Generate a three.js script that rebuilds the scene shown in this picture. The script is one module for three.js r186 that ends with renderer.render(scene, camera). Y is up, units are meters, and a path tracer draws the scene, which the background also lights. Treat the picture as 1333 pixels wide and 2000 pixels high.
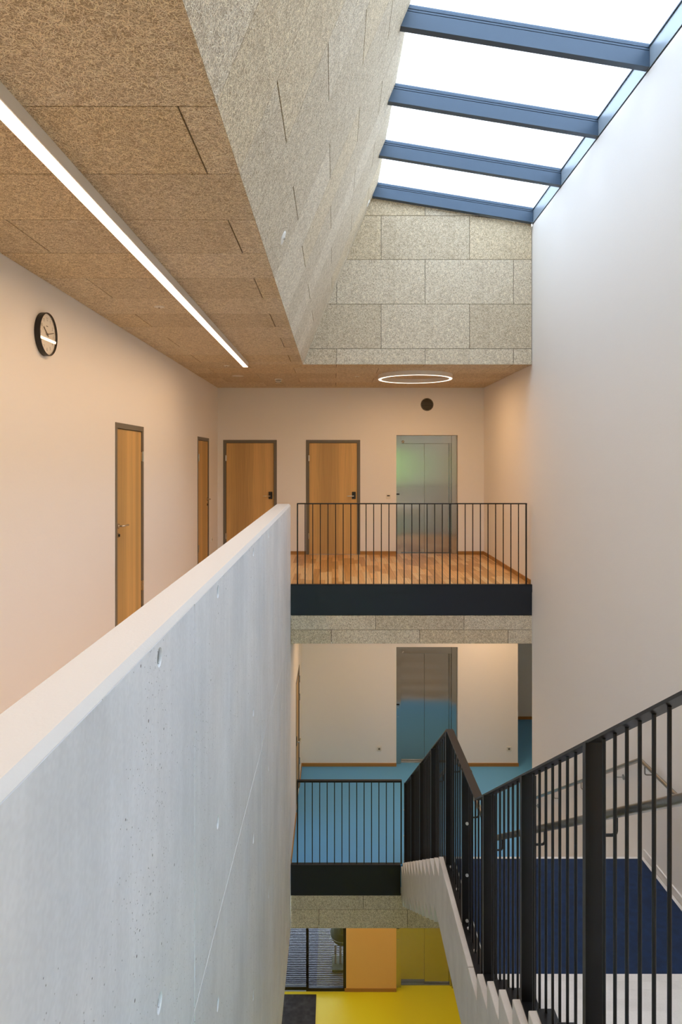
import * as THREE from 'three';
import { RoundedBoxGeometry } from 'three/addons/geometries/RoundedBoxGeometry.js';
import { mergeGeometries } from 'three/addons/utils/BufferGeometryUtils.js';
import { RectAreaLightUniformsLib } from 'three/addons/lights/RectAreaLightUniformsLib.js';

// ---------------------------------------------------------------- camera, sky, lights, exposure
// World: x to the right, y up, the ground floor at y = 0; "d" is the distance into the building (z = -d), "h" a height against the eye.
const EYE = 9.53;
const scene = new THREE.Scene();
const camera = new THREE.PerspectiveCamera(2 * Math.atan(1000 / 1350) * 180 / Math.PI, 1333 / 2000, 0.05, 200);
camera.position.set(0, EYE, 0);
camera.setViewOffset(1333, 2000, 12.5, 101, 1333, 2000);   // shifted lens: verticals stay vertical
const renderer = new THREE.WebGLRenderer({ antialias: true });
renderer.toneMapping = THREE.LinearToneMapping;
renderer.toneMappingExposure = 1.56;
renderer.shadowMap.enabled = true;
RectAreaLightUniformsLib.init();
scene.background = new THREE.Color().setRGB(6.7, 7.75, 9.1);   // even overcast sky
const WARM = new THREE.Color().setRGB(1, 0.6, 0.29);
const LED = 23;                                              // radiance of the lamps' diffusers

// ---------------------------------------------------------------- helpers
let seed = 7;
const rnd = () => { seed = (seed * 1664525 + 1013904223) >>> 0; return seed / 4294967296; };
const rr = (a, b) => a + (b - a) * rnd();
const L1 = 0, L2 = EYE - 5.49, L3 = EYE - 1.69, CEIL = EYE + 1.3;
const XL = -2.10, XR = 2.68, XC = -0.597, DB = 12.40, DF = 9.375;   // left wall, right wall, concrete face, rear wall, landing edge
const V = (x, h, d) => new THREE.Vector3(x, EYE + h, -d);
const taken = new Map();
const numbered = (n) => { const k = taken.get(n) ?? 0; taken.set(n, k + 1); return k ? n + '_' + String(k).padStart(3, '0') : n; };

function planarUV(g, rand = true, swap = false) {
  if (g.index) g = g.toNonIndexed();
  const p = g.attributes.position, n = g.attributes.normal, uv = new Float32Array(p.count * 2);
  const ou = rand ? rnd() * 3 : 0, ov = rand ? rnd() * 3 : 0;
  for (let i = 0; i < p.count; i += 3) {
    let ax = 0, ay = 0, az = 0;
    for (let k = 0; k < 3; k++) { ax += n.getX(i + k); ay += n.getY(i + k); az += n.getZ(i + k); }
    ax = Math.abs(ax); ay = Math.abs(ay); az = Math.abs(az);
    for (let k = 0; k < 3; k++) {
      const x = p.getX(i + k), y = p.getY(i + k), z = p.getZ(i + k);
      let u, v;
      if (ay >= ax && ay >= az) { u = x; v = z; } else if (ax >= az) { u = z; v = y; } else { u = x; v = y; }
      if (swap) [u, v] = [v, u];
      uv[(i + k) * 2] = u + ou; uv[(i + k) * 2 + 1] = v + ov;
    }
  }
  g.setAttribute('uv', new THREE.BufferAttribute(uv, 2));
  return g;
}
// box from x, height above the ground floor (y) and depth (d) ranges; r rounds its edges
function box(x0, x1, y0, y1, d0, d1, r = 0, swap = false) {
  const w = Math.abs(x1 - x0), h = Math.abs(y1 - y0), t = Math.abs(d1 - d0);
  const g = r ? new RoundedBoxGeometry(w, h, t, 1, Math.min(r, w / 2.01, h / 2.01, t / 2.01)) : new THREE.BoxGeometry(w, h, t);
  g.translate((x0 + x1) / 2, (y0 + y1) / 2, -(d0 + d1) / 2);
  return planarUV(g, true, swap);
}
const hbox = (x0, x1, h0, h1, d0, d1, r = 0) => box(x0, x1, EYE + h0, EYE + h1, d0, d1, r);
// solid with eight free corners: a[0..3] one face round, b[0..3] the opposite face
function hexa(a, b) {
  const P = [...a, ...b], F = [[0, 1, 2, 3], [7, 6, 5, 4], [0, 4, 5, 1], [1, 5, 6, 2], [2, 6, 7, 3], [3, 7, 4, 0]];
  const c = new THREE.Vector3(); P.forEach((p) => c.add(p)); c.multiplyScalar(1 / 8);
  const pos = [];
  for (const f of F) {
    const q = f.map((i) => P[i]);
    const nrm = new THREE.Vector3().crossVectors(q[1].clone().sub(q[0]), q[2].clone().sub(q[0]));
    const m = q.reduce((s, p) => s.add(p), new THREE.Vector3()).multiplyScalar(0.25).sub(c);
    const o = nrm.dot(m) < 0 ? [0, 2, 1, 0, 3, 2] : [0, 1, 2, 0, 2, 3];
    for (const i of o) pos.push(q[i].x, q[i].y, q[i].z);
  }
  const g = new THREE.BufferGeometry();
  g.setAttribute('position', new THREE.Float32BufferAttribute(pos, 3));
  g.computeVertexNormals();
  return planarUV(g);
}
function rod(a, b, r, seg = 10) {
  const l = a.distanceTo(b), g = new THREE.CylinderGeometry(r, r, l, seg);
  g.applyQuaternion(new THREE.Quaternion().setFromUnitVectors(new THREE.Vector3(0, 1, 0), b.clone().sub(a).normalize()));
  g.translate((a.x + b.x) / 2, (a.y + b.y) / 2, (a.z + b.z) / 2);
  return g;
}
// tube through points with rounded corners
function pipe(pts, r, bend = 0.04, seg = 10) {
  const path = new THREE.CurvePath();
  let last = pts[0];
  for (let i = 1; i < pts.length - 1; i++) {
    const a = pts[i].clone().lerp(pts[i - 1], Math.min(0.45, bend / pts[i].distanceTo(pts[i - 1]))), b = pts[i].clone().lerp(pts[i + 1], Math.min(0.45, bend / pts[i].distanceTo(pts[i + 1])));
    path.add(new THREE.LineCurve3(last, a)); path.add(new THREE.QuadraticBezierCurve3(a, pts[i], b)); last = b;
  }
  path.add(new THREE.LineCurve3(last, pts[pts.length - 1]));
  const gs = [];
  for (const c of path.curves) gs.push(new THREE.TubeGeometry(c, c.isLineCurve3 ? 1 : 6, r, seg, false));
  for (const [p, q] of [[pts[0], pts[1]], [pts[pts.length - 1], pts[pts.length - 2]]]) {
    const cap = new THREE.CircleGeometry(r, seg);
    cap.applyQuaternion(new THREE.Quaternion().setFromUnitVectors(new THREE.Vector3(0, 0, 1), p.clone().sub(q).normalize()));
    cap.translate(p.x, p.y, p.z); gs.push(cap);
  }
  return mergeGeometries(gs.map((g) => g.toNonIndexed()));
}
// flat outline in (a, b) with holes, extruded by t; at() puts (a, b, depth) into the world
function slab(outline, holes, t, place, bevel = 0) {
  const s = new THREE.Shape(outline.map((p) => new THREE.Vector2(...p)));
  for (const h of holes) s.holes.push(h.isPath ? h : new THREE.Path(h.map((p) => new THREE.Vector2(...p))));
  const g = new THREE.ExtrudeGeometry(s, { depth: t - 2 * bevel, bevelEnabled: bevel > 0, bevelThickness: bevel, bevelSize: bevel, bevelOffset: -bevel, bevelSegments: 1, curveSegments: 20 });
  if (bevel) g.translate(0, 0, bevel);
  g.applyMatrix4(place);
  g.computeVertexNormals();
  return planarUV(g);
}
const rect = (a0, a1, b0, b1) => [[a0, b0], [a1, b0], [a1, b1], [a0, b1]];
const FACE_D = (d) => new THREE.Matrix4().makeTranslation(0, 0, -d);                                 // outline in (x, y), front face at depth d - t .. d
const SIDE_X = (x) => new THREE.Matrix4().set(0, 0, 1, x, 0, 1, 0, 0, -1, 0, 0, 0, 0, 0, 0, 1);        // outline in (d, y), from x to x + t

function mesh(name, geo, mat, parent) {
  const m = new THREE.Mesh(geo, mat);
  m.name = parent ? name : numbered(name); m.castShadow = m.receiveShadow = true;
  (parent ?? scene).add(m);
  return m;
}
function group(name, label, category, extra = {}) {
  const g = new THREE.Group();
  g.name = numbered(name); g.userData = { label, category, ...extra };
  scene.add(g);
  return g;
}
const S = { kind: 'structure' };
const lo = new THREE.Vector3();
// things are modelled in world coordinates; this moves their origin to the middle of their base
function settle(o) {
  const b = new THREE.Box3().setFromObject(o);
  lo.set((b.min.x + b.max.x) / 2, b.min.y, (b.min.z + b.max.z) / 2);
  if (o.isMesh) o.geometry.translate(-lo.x, -lo.y, -lo.z); else o.children.forEach((c) => c.position.sub(lo));
  o.position.copy(lo);
  return o;
}
function single(name, geo, mat, label, category, extra = {}) {
  const m = mesh(name, geo, mat);
  m.userData = { label, category, ...extra };
  return settle(m);
}

// ---------------------------------------------------------------- textures
const canvas = (w, h) => { const c = document.createElement('canvas'); c.width = w; c.height = h; return c; };
function tex(c, sizeU, sizeV, srgb = true) {
  const t = new THREE.CanvasTexture(c);
  t.wrapS = t.wrapT = THREE.RepeatWrapping; t.repeat.set(1 / sizeU, 1 / sizeV);
  t.colorSpace = srgb ? THREE.SRGBColorSpace : THREE.NoColorSpace;
  return t;
}
function lattice(n) { const a = new Float32Array(n * n); for (let i = 0; i < a.length; i++) a[i] = rnd(); return a; }
const LAT = lattice(256);
function vnoise(x, y, px, py) {            // periodic value noise
  const xi = Math.floor(x), yi = Math.floor(y), fx = x - xi, fy = y - yi, sx = fx * fx * (3 - 2 * fx), sy = fy * fy * (3 - 2 * fy);
  const g = (i, j) => LAT[(((j % py) + py) % py) * 256 % 65536 + (((i % px) + px) % px)];
  return (g(xi, yi) * (1 - sx) + g(xi + 1, yi) * sx) * (1 - sy) + (g(xi, yi + 1) * (1 - sx) + g(xi + 1, yi + 1) * sx) * sy;
}
function paint(w, h, f) {                  // f(u, v) -> [r, g, b] 0..255
  const c = canvas(w, h), x = c.getContext('2d'), im = x.createImageData(w, h), d = im.data;
  for (let j = 0, o = 0; j < h; j++) for (let i = 0; i < w; i++, o += 4) {
    const q = f(i / w, j / h, i, j);
    d[o] = q[0]; d[o + 1] = q[1]; d[o + 2] = q[2]; d[o + 3] = 255;
  }
  x.putImageData(im, 0, 0);
  return c;
}
// wood wool board: a felt of curled strands
function woodWool() {
  const N = 1024, c = canvas(N, N), x = c.getContext('2d'), b = canvas(N, N), y = b.getContext('2d');
  x.fillStyle = 'rgb(178,160,132)'; x.fillRect(0, 0, N, N);
  y.fillStyle = 'rgb(60,60,60)'; y.fillRect(0, 0, N, N);
  for (let k = 0; k < 15000; k++) {
    const px = rnd() * N, py = rnd() * N, a = rnd() * Math.PI * 2, len = rr(14, 46), bend = rr(-0.9, 0.9);
    const t = k / 15000, tone = rr(0.84, 1.12) * (0.84 + 0.22 * t), lift = 60 + 170 * t * rr(0.6, 1);
    const mx = Math.cos(a) * len / 2, my = Math.sin(a) * len / 2, ex = mx + Math.cos(a + bend) * len / 2, ey = my + Math.sin(a + bend) * len / 2;
    x.strokeStyle = `rgb(${Math.min(255, 255 * tone) | 0},${Math.min(246, 238 * tone) | 0},${Math.min(226, 208 * tone) | 0})`;
    y.strokeStyle = `rgb(${lift | 0},${lift | 0},${lift | 0})`;
    x.lineWidth = y.lineWidth = rr(1.4, 2.8);
    for (const ox of [0, px < 60 ? N : px > N - 60 ? -N : 0]) for (const oy of [0, py < 60 ? N : py > N - 60 ? -N : 0]) {
      for (const q of [x, y]) { q.beginPath(); q.moveTo(px + ox, py + oy); q.quadraticCurveTo(px + ox + mx, py + oy + my, px + ox + ex, py + oy + ey); q.stroke(); }
      if (!oy && !(py < 60 || py > N - 60)) break;
    }
  }
  for (let k = 0; k < 4200; k++) {          // open pits between the strands
    const px = rr(4, N - 4), py = rr(4, N - 4), a = rnd() * Math.PI * 2, len = rr(2, 9), g = 92 + 40 * rnd();
    x.strokeStyle = `rgb(${g * 1.12 | 0},${g * 0.94 | 0},${g * 0.68 | 0})`; y.strokeStyle = 'rgb(25,25,25)'; x.lineWidth = y.lineWidth = rr(1.3, 2.6);
    for (const q of [x, y]) { q.beginPath(); q.moveTo(px, py); q.lineTo(px + Math.cos(a) * len, py + Math.sin(a) * len); q.stroke(); }
  }
  return [c, b];
}
const [wwC, wwB] = woodWool();
// cast concrete: cloudy grey, faint run marks, air pores
function concrete() {
  const N = 2048;
  const c = paint(N, N, (u, v) => {
    const cloud = vnoise(u * 5, v * 4, 5, 4) * 0.5 + vnoise(u * 13, v * 9, 13, 9) * 0.3 + vnoise(u * 41, v * 29, 41, 29) * 0.2;
    const streak = vnoise(u * 60, v * 3, 60, 3) * 0.6 + vnoise(u * 150, v * 5, 150, 5) * 0.4, grit = vnoise(u * 250, v * 250, 250, 250);
    const k = 230 + (cloud - 0.5) * 26 + (streak - 0.5) * 8 + (grit - 0.5) * 7, tint = (vnoise(u * 7, v * 6, 7, 6) - 0.5) * 3;
    return [k - 2 + tint, k + 1, k + 3 - tint];
  });
  const b = canvas(N, N), y = b.getContext('2d'), x = c.getContext('2d');
  y.fillStyle = 'rgb(220,220,220)'; y.fillRect(0, 0, N, N);
  for (let k = 0; k < 7000; k++) {
    const u = rnd(), v = rnd();
    if (vnoise(u * 6, v * 5, 6, 5) * 0.6 + vnoise(u * 14, v * 14, 14, 14) * 0.4 < rr(0.42, 0.8)) continue;
    const r = rnd() < 0.04 ? rr(1.9, 3.2) : rr(0.55, 1.5), s = rr(0.8, 1.3);
    for (const [q, f] of [[x, 'rgb(92,94,90)'], [y, 'rgb(20,20,20)']]) { q.fillStyle = f; q.beginPath(); q.ellipse(u * N, v * N, r, r * s, 0, 0, 7); q.fill(); }
  }
  return [c, b];
}
const [coC, coB] = concrete();
// fine speckled precast concrete of the stair
const spC = paint(1024, 1024, (u, v) => {
  const cloud = vnoise(u * 6, v * 6, 6, 6) * 0.6 + vnoise(u * 19, v * 19, 19, 19) * 0.4, s = rnd();
  const k = 206 + (cloud - 0.5) * 16 + (s < 0.035 ? -52 * rnd() : s > 0.985 ? 26 : (rnd() - 0.5) * 12);
  return [k + 5, k, k - 8];
});
// oak veneer / planks, grain along v
function oak(w, h, k1) {
  return paint(w, h, (u, v) => {
    const band = vnoise(u * 9, v * 1, 9, 1), wob = vnoise(u * 6, v * 4, 6, 4) * 0.04;
    const fine = vnoise((u + wob) * 110, v * 3, 110, 3), ray = vnoise((u + wob) * 230, v * 10, 230, 10);
    const k = 1 + (band - 0.5) * 0.16 * k1 + (fine - 0.5) * 0.08 + (ray - 0.5) * 0.06;
    return [204 * k, 165 * k, 102 * k];
  });
}
const oakC = oak(512, 1024, 1), staveC = paint(512, 1024, (u, v) => { const w = vnoise(u * 5, v * 4, 5, 4) * 0.05, k = 1 + (vnoise((u + w) * 40, v * 3, 40, 3) - 0.5) * 0.14 + (vnoise((u + w) * 160, v * 9, 160, 9) - 0.5) * 0.1; return [227 * k, 190 * k, 134 * k]; });
const carpetC = paint(512, 512, (u, v) => {
  const k = 0.82 + rnd() * 0.36 + (vnoise(u * 14, v * 14, 14, 14) - 0.5) * 0.2;
  return rnd() < 0.002 ? [110, 124, 160] : [18 * k, 42 * k, 74 * k];
});
const fuzzB = paint(512, 512, () => { const k = 90 + rnd() * 165; return [k, k, k]; });
const doormatC = paint(512, 512, (u, v) => {
  const k = 34 + rnd() * 16 + (vnoise(u * 9, v * 9, 9, 9) + vnoise(u * 21, v * 21, 21, 21) - 1) * 18;
  return [k, k, k * 1.02];
});
const plasterB = paint(512, 512, (u, v) => { const k = 128 + (vnoise(u * 60, v * 60, 60, 60) - 0.5) * 90 + (vnoise(u * 200, v * 200, 200, 200) - 0.5) * 60; return [k, k, k]; });
const grassC = paint(512, 512, (u, v) => { const k = 0.6 + rnd() * 0.5 + vnoise(u * 20, v * 20, 20, 20) * 0.3; return [78 * k, 112 * k, 34 * k]; });

// ---------------------------------------------------------------- materials
const std = (o) => new THREE.MeshStandardMaterial(o), phy = (o) => new THREE.MeshPhysicalMaterial(o);
const M = {
  white: std({ color: '#f1efeb', roughness: 0.75, bumpMap: tex(plasterB, 0.7, 0.7, false), bumpScale: 0.0006 }),
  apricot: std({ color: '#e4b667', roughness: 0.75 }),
  whiteTrim: std({ color: '#e4e2dd', roughness: 0.5 }),
  wool: std({ map: tex(wwC, 0.8, 0.8), bumpMap: tex(wwB, 0.8, 0.8, false), bumpScale: 0.003, roughness: 0.95 }),
  backing: std({ color: '#4a3a28', roughness: 1 }),
  concrete: std({ map: tex(coC, 2.72, 2.72), bumpMap: tex(coB, 2.72, 2.72, false), bumpScale: 0.003, roughness: 0.62 }),
  coping: std({ color: '#ccd0d0', roughness: 0.65, bumpMap: tex(plasterB, 0.5, 0.5, false), bumpScale: 0.001 }),
  grout: std({ color: '#e8e8e6', roughness: 0.8 }),
  joint: std({ color: '#5f6261', roughness: 0.9 }),
  plug: std({ color: '#8d908e', roughness: 0.8 }),
  stair: std({ map: tex(spC, 0.9, 0.9), roughness: 0.75 }),
  carpet: std({ map: tex(carpetC, 0.5, 0.5), bumpMap: tex(fuzzB, 0.4, 0.4, false), bumpScale: 0.003, roughness: 1 }),
  doormat: std({ map: tex(doormatC, 0.9, 0.9), bumpMap: tex(fuzzB, 0.4, 0.4, false), bumpScale: 0.003, roughness: 1 }),
  door: std({ map: tex(oakC, 0.95, 2.1), roughness: 0.45 }),
  doorFrame: std({ color: '#6f6a5f', roughness: 0.5 }),
  skirting: std({ map: tex(oakC, 0.9, 1.8), color: '#d6c2a6', roughness: 0.5 }),
  lino2: std({ color: '#5fabe6', roughness: 0.5 }),
  lino1: std({ color: '#d6d022', roughness: 0.42 }),
  black: std({ color: '#191b1d', roughness: 0.42, metalness: 0.2 }),
  rail: std({ color: '#1a1c1f', roughness: 0.38, metalness: 0.3 }),
  fascia: std({ color: '#1b232d', roughness: 0.45, metalness: 0.2 }),
  slate: std({ color: '#44576a', roughness: 0.38, metalness: 0.15 }),
  flashing: std({ color: '#a3b2be', roughness: 0.35, metalness: 0.25 }),
  gasket: std({ color: '#0f1316', roughness: 0.7 }),
  glass: phy({ color: '#ffffff', roughness: 0, transmission: 1, thickness: 0, ior: 1.5 }),
  dimmingGlass: phy({ color: new THREE.Color().setRGB(0.58, 0.59, 0.605), roughness: 0, transmission: 1, thickness: 0, ior: 1.5 }),  // grey tint added to dim the daylight through skylight and entrance
  steel: phy({ color: '#b6b6ae', roughness: 0.15, metalness: 1, anisotropy: 0.88 }),
  tube: std({ color: '#a19f99', roughness: 0.32, metalness: 1 }),
  zinc: std({ color: '#d9d9d4', roughness: 0.4, metalness: 0.35 }),
  chrome: std({ color: '#c9c7c2', roughness: 0.22, metalness: 1 }),
  plastic: std({ color: '#e6e3da', roughness: 0.4 }),
  dark: std({ color: '#111213', roughness: 0.4 }),
  lampBody: std({ color: '#ece6dc', roughness: 0.5 }),
  glow: std({ color: '#ffffff', emissive: new THREE.Color().setRGB(1, 0.86, 0.7), emissiveIntensity: 1.5, roughness: 0.6 }),
  alu: std({ color: '#a0a0a4', roughness: 0.4, metalness: 0.6 }),
  rubber: std({ color: '#17171a', roughness: 0.9 }),
  paving: std({ color: '#9a9a96', roughness: 0.9 }),
  grass: std({ map: tex(grassC, 1.5, 1.5), roughness: 1 }),
  cushion: std({ color: '#3a4030', roughness: 0.8 }),
};
M.planks = ['#ffffff', '#f2e2cc', '#e2cba8', '#fff0d8', '#d8c09c'].map((c) => std({ map: tex(staveC, 0.4, 1.7), color: c, roughness: 0.4 }));
M.wools = ['#ffffff', '#f4f2ee', '#fbf7ee'].map((c) => { const m = M.wool.clone(); m.color.set(c); return m; });
const anyOf = (a) => a[Math.floor(rnd() * a.length)];

// ================================================================ the setting
// ---- rear walls, one per storey (outline in x, y)
function rearWall(name, label, x0, x1, y0, y1, holes, paintOf) {
  single(name, slab(rect(x0, x1, y0, y1), holes, 0.34, FACE_D(DB + 0.34)), paintOf ?? M.white, label, 'wall', S);
}
const EX0 = 1.108, EX1 = 2.212;                       // lift openings
const doorA = [-2.0, -1.037], doorB = [-0.514, 0.459], DOORH = 2.055, LIFTH = 2.14;
rearWall('wall_rear_upper', 'white rear wall of the top landing with two oak doors and the lift', XL - 0.2, XR + 0.2, L3 - 0.05, CEIL + 0.1,
  [rect(doorA[0], doorA[1], L3, L3 + DOORH), rect(doorB[0], doorB[1], L3, L3 + DOORH), rect(EX0, EX1, L3 - 0.03, L3 + LIFTH)]);
rearWall('wall_rear_middle', 'white rear wall of the blue-floored landing around the lift', XC - 0.2, 3.29, L2 - 0.05, L3 - 0.7, [rect(EX0, EX1, L2 - 0.03, L2 + LIFTH)]);
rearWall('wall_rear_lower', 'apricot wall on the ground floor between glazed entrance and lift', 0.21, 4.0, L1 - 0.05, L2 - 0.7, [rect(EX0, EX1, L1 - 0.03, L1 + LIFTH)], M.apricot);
single('wall_rear_lintel', box(-4.7, 0.21, 2.5, L2 - 0.6, DB, DB + 0.34), M.white, 'wall strip above the glazed entrance on the ground floor', 'wall', S);
single('wall_lift_shaft', box(0.9, 2.5, -0.05, CEIL, DB + 0.345, DB + 0.5), M.dark, 'dark back of the lift shaft behind the lift doors', 'wall', S);
// ---- left wall of the top corridor
const doorC = [6.61, 7.58], doorD = [10.58, 11.52];
single('wall_left', slab(rect(-4, DB, L3 - 0.05, CEIL + 0.1), [rect(...doorC, L3, L3 + DOORH), rect(...doorD, L3, L3 + DOORH)], 0.2, SIDE_X(XL - 0.2)), M.white, 'long white corridor wall carrying the round clock', 'wall', S);
// ---- right wall, its top following the roof slope; below the top landing it ends at the landing edge
const roofH = (x, d) => 3.20 + 0.164 * (XR - x) + 0.0397 * (DF - d);      // underside of the skylight bars
single('wall_right', slab([[-4, -0.05], [DF, -0.05], [DF, L3 - 0.05], [DB, L3 - 0.05], [DB, CEIL + 0.1], [DF + 0.2, CEIL + 0.1], [DF + 0.2, EYE + roofH(XR, DF + 0.2) - 0.02], [-4, EYE + roofH(XR, -4) - 0.02]], [], 0.22, SIDE_X(XR)), M.white, 'tall smooth white wall rising past the stair to the skylight', 'wall', S);
single('wall_right_lower', box(XR, XR + 0.22, -0.05, L2 - 0.5, DF, DB), M.white, 'ground floor side wall beside the lift', 'wall', S);
// ---- board-marked concrete wall and parapet, cast in bays with plugged tie holes
const wc = group('wall_concrete', 'smooth grey concrete wall and parapet with tie holes and casting seams', 'wall', S);
{
  const seams = [-4, -2.494, 0.226, 2.946, 5.666, 8.386, DF], tiers = [[-0.59, -2.35], [-2.35, -5.77], [-5.77, -6.35]];
  const ties = [];
  for (let k = -2; k <= 3; k++) for (const o of [-0.589, 0.589]) for (const h of [-0.672, -1.85, -2.78, -3.93, -5.1]) ties.push([2.946 + 2.72 * k + o, h]);
  for (const [t, [h1, h0]] of tiers.entries()) {
    for (let i = 0; i < seams.length - 1; i++) {
      const a0 = seams[i], a1 = seams[i + 1], c = t === 0 ? 0.022 : 0;
      const holes = ties.filter(([d, h]) => d > a0 + 0.04 && d < a1 - 0.04 && h < h1 - 0.04 && h > h0 + 0.04).map(([d, h]) => { const p = new THREE.Path(); p.absarc(d, EYE + h, 0.03, 0, Math.PI * 2); return p; });
      const s = new THREE.Shape(rect(a0 + 0.008, a1 - (i < seams.length - 2 ? 0.008 : 0), EYE + h0, EYE + h1 - c).map((p) => new THREE.Vector2(...p)));
      s.holes.push(...holes);
      let g = new THREE.ExtrudeGeometry(s, { depth: 0.17, bevelEnabled: true, bevelThickness: 0.005, bevelSize: 0.0035, bevelOffset: -0.0035, bevelSegments: 1, curveSegments: 14 });
      g.applyMatrix4(SIDE_X(XC - 0.175)); g.computeVertexNormals();
      mesh('cast_bay', planarUV(g, false), M.concrete, wc);
      if (t === 0) {           // the chamfered upper edge
        const y = EYE + h1;
        const q = (d) => [[XC - 0.18, y - c], [XC, y - c], [XC - c, y], [XC - 0.18, y]].map(([x, yy]) => new THREE.Vector3(x, yy, -d));
        mesh('coping', planarUV(hexa(q(a0), q(a1)), false), M.coping, wc);
      }
    }
  }
  for (const d of seams.slice(1, -1)) mesh('joint', hbox(XC - 0.03, XC - 0.006, -6.34, -0.615, d - 0.0085, d + 0.0085), M.joint, wc);
  for (const [d, h] of ties) {
    if (d > DF || d < 0.3) continue;
    const g = new THREE.CylinderGeometry(0.0265, 0.0285, 0.03, 18); g.rotateZ(Math.PI / 2); g.translate(XC - 0.024 + rr(-0.004, 0.002), EYE + h + rr(-0.002, 0.002), -d);
    mesh('tie_plug', g, M.plug, wc);
  }
  mesh('core', hbox(XC - 0.15, XC - 0.05, -6.33, -0.64, -4, DF - 0.01), M.plug, wc);
  mesh('seam_line', hbox(XC - 0.003, XC + 0.0012, -2.353, -2.347, -4, DF - 0.01), M.grout, wc);
  mesh('seam_line', hbox(XC - 0.003, XC + 0.0012, -5.772, -5.768, -4, DF - 0.01), M.grout, wc);
}
// ---- middle storey: side wall with a door, the recess on the right
const doorE = [10.66, 11.62];
single('wall_left_middle', slab(rect(DF, DB, L2 - 0.05, L3 - 0.4), [rect(...doorE, L2, L2 + DOORH)], 0.18, SIDE_X(XC - 0.18)), M.white, 'narrow white side wall with a door on the blue-floored landing', 'wall', S);
single('wall_recess', box(3.29, 7.2, L2 - 0.05, L3 - 0.7, 14.65, 14.85), M.white, 'far white wall of the recess beyond the blue-floored landing', 'wall', S);
single('wall_recess_side', box(3.09, 3.29, L2 - 0.05, L3 - 0.7, DB + 0.345, 14.65), M.white, 'white side of the lift core in the recess', 'wall', S);
single('wall_recess_end', box(7.0, 7.2, L2 - 0.05, L3 - 0.7, DF - 0.2, 14.65), M.white, 'white end wall closing the blue-floored landing', 'wall', S);
single('wall_recess_front', box(XR + 0.22, 7.0, L2 - 0.05, L3 - 0.7, DF - 0.2, DF), M.white, 'white wall behind the tall stair wall on the blue-floored storey', 'wall', S);
// ---- walls round the spot where the photographer stands
function gardenWall(wall, win, where, x0, y0, y1, sill, head, wx0) {
  const wx1 = 2.62, xm = (wx0 + wx1) / 2;
  single(wall, slab(rect(x0 - 0.02, XR + 0.22, y0, y1), [rect(wx0, wx1, sill, head)], 0.25, FACE_D(-4)), M.white, 'white wall with a wide garden window at the near end of the ' + where, 'wall', S);
  const w = group(win, 'wide garden window in the wall at the near end of the ' + where, 'window', S);
  for (const [a, b] of [[wx0, wx0 + 0.06], [xm - 0.03, xm + 0.03], [wx1 - 0.06, wx1]]) mesh('frame', box(a, b, sill, head, -4.16, -4.08), M.black, w);
  for (const y of [sill, head - 0.06]) mesh('frame', box(wx0 + 0.06, wx1 - 0.06, y, y + 0.06, -4.16, -4.08), M.black, w);
  for (const [a, b] of [[wx0 + 0.06, xm - 0.03], [xm + 0.03, wx1 - 0.06]]) mesh('pane', box(a, b, sill + 0.06, head - 0.06, -4.122, -4.118), M.glass, w);
  settle(w);
}
gardenWall('wall_front', 'window_3', 'top floor', XL - 0.2, L3 - 0.4, CEIL + 0.1, L3 + 0.7, L3 + 2.2, 1.3);
gardenWall('wall_front_middle', 'window_4', 'middle storey, added for daylight', XC - 0.18, L2 - 0.4, L3 - 0.4, L2 + 0.5, L3 - 0.6, -0.5);  // unseen window put in to bring daylight into the lower stairwell
single('wall_front_lower', box(XC - 0.18, XR, -0.05, L2 - 0.35, 0.25, 0.45), M.white, 'white wall below the near end of the middle storey', 'wall', S);
single('floor_middle_near', box(XC, XR, L2 - 0.35, L2, -4, 0.5), M.lino2, 'blue linoleum floor at the near end of the middle storey', 'floor', S);
single('added_canopy', box(-6, 5, 2.75, 3.1, DB + 0.34, 17.5), M.white, 'added unseen slab shading the ground floor entrance outside', 'roof', S);  // out of view, added to keep skylight off the entrance grating
single('wall_left_lower', box(-4.7, -4.5, -0.05, L2 - 0.6, 0.25, DB + 0.2), M.white, 'side wall of the ground floor hall', 'wall', S);
single('wall_front_hall', box(-4.5, XC - 0.18, -0.05, L2 - 0.6, 0.25, 0.45), M.white, 'end wall of the ground floor hall', 'wall', S);
// ---- floors
single('floor_lower', box(-4.7, 4.0, -0.3, 0, 0.25, DB), M.lino1, 'glossy yellow linoleum floor of the ground floor', 'floor', S);
single('floor_lower_lift', box(0.9, 2.5, -0.3, 0, DB, DB + 0.345), M.lino1, 'yellow floor strip at the ground floor lift door', 'floor', S);
single('floor_middle', slab([[XC, -DF], [7.0, -DF], [7.0, -14.65], [3.29, -14.65], [3.29, -DB], [EX1, -DB], [EX1, -DB - 0.34], [EX0, -DB - 0.34], [EX0, -DB], [XC, -DB]].map(([x, z]) => [x, -z]), [], 0.3, new THREE.Matrix4().set(1, 0, 0, 0, 0, 0, 1, L2 - 0.3, 0, -1, 0, 0, 0, 0, 0, 1)), M.lino2, 'blue linoleum floor of the middle storey', 'floor', S);
single('ceiling_lower', box(-4.7, XC - 0.18, L2 - 0.86, L2 - 0.5, 0.25, DB), M.white, 'white ceiling over the ground floor hall', 'ceiling', S);
single('ceiling_lower_landing', box(XC, XR, L2 - 0.84, L2 - 0.31, DF + 0.05, DB), M.white, 'underside of the middle landing over the ground floor', 'ceiling', S);
single('ceiling_middle', box(XC, 7.2, L3 - 0.79, L3 - 0.41, DF + 0.05, 14.85), M.white, 'underside of the top landing over the blue floor', 'ceiling', S);
single('floor_core', box(XR + 0.22, 7.2, L3 - 0.41, L3 + 0.05, DF - 0.2, 14.85), M.white, 'floor slab above the recess beside the blue-floored landing', 'floor', S);
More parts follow.
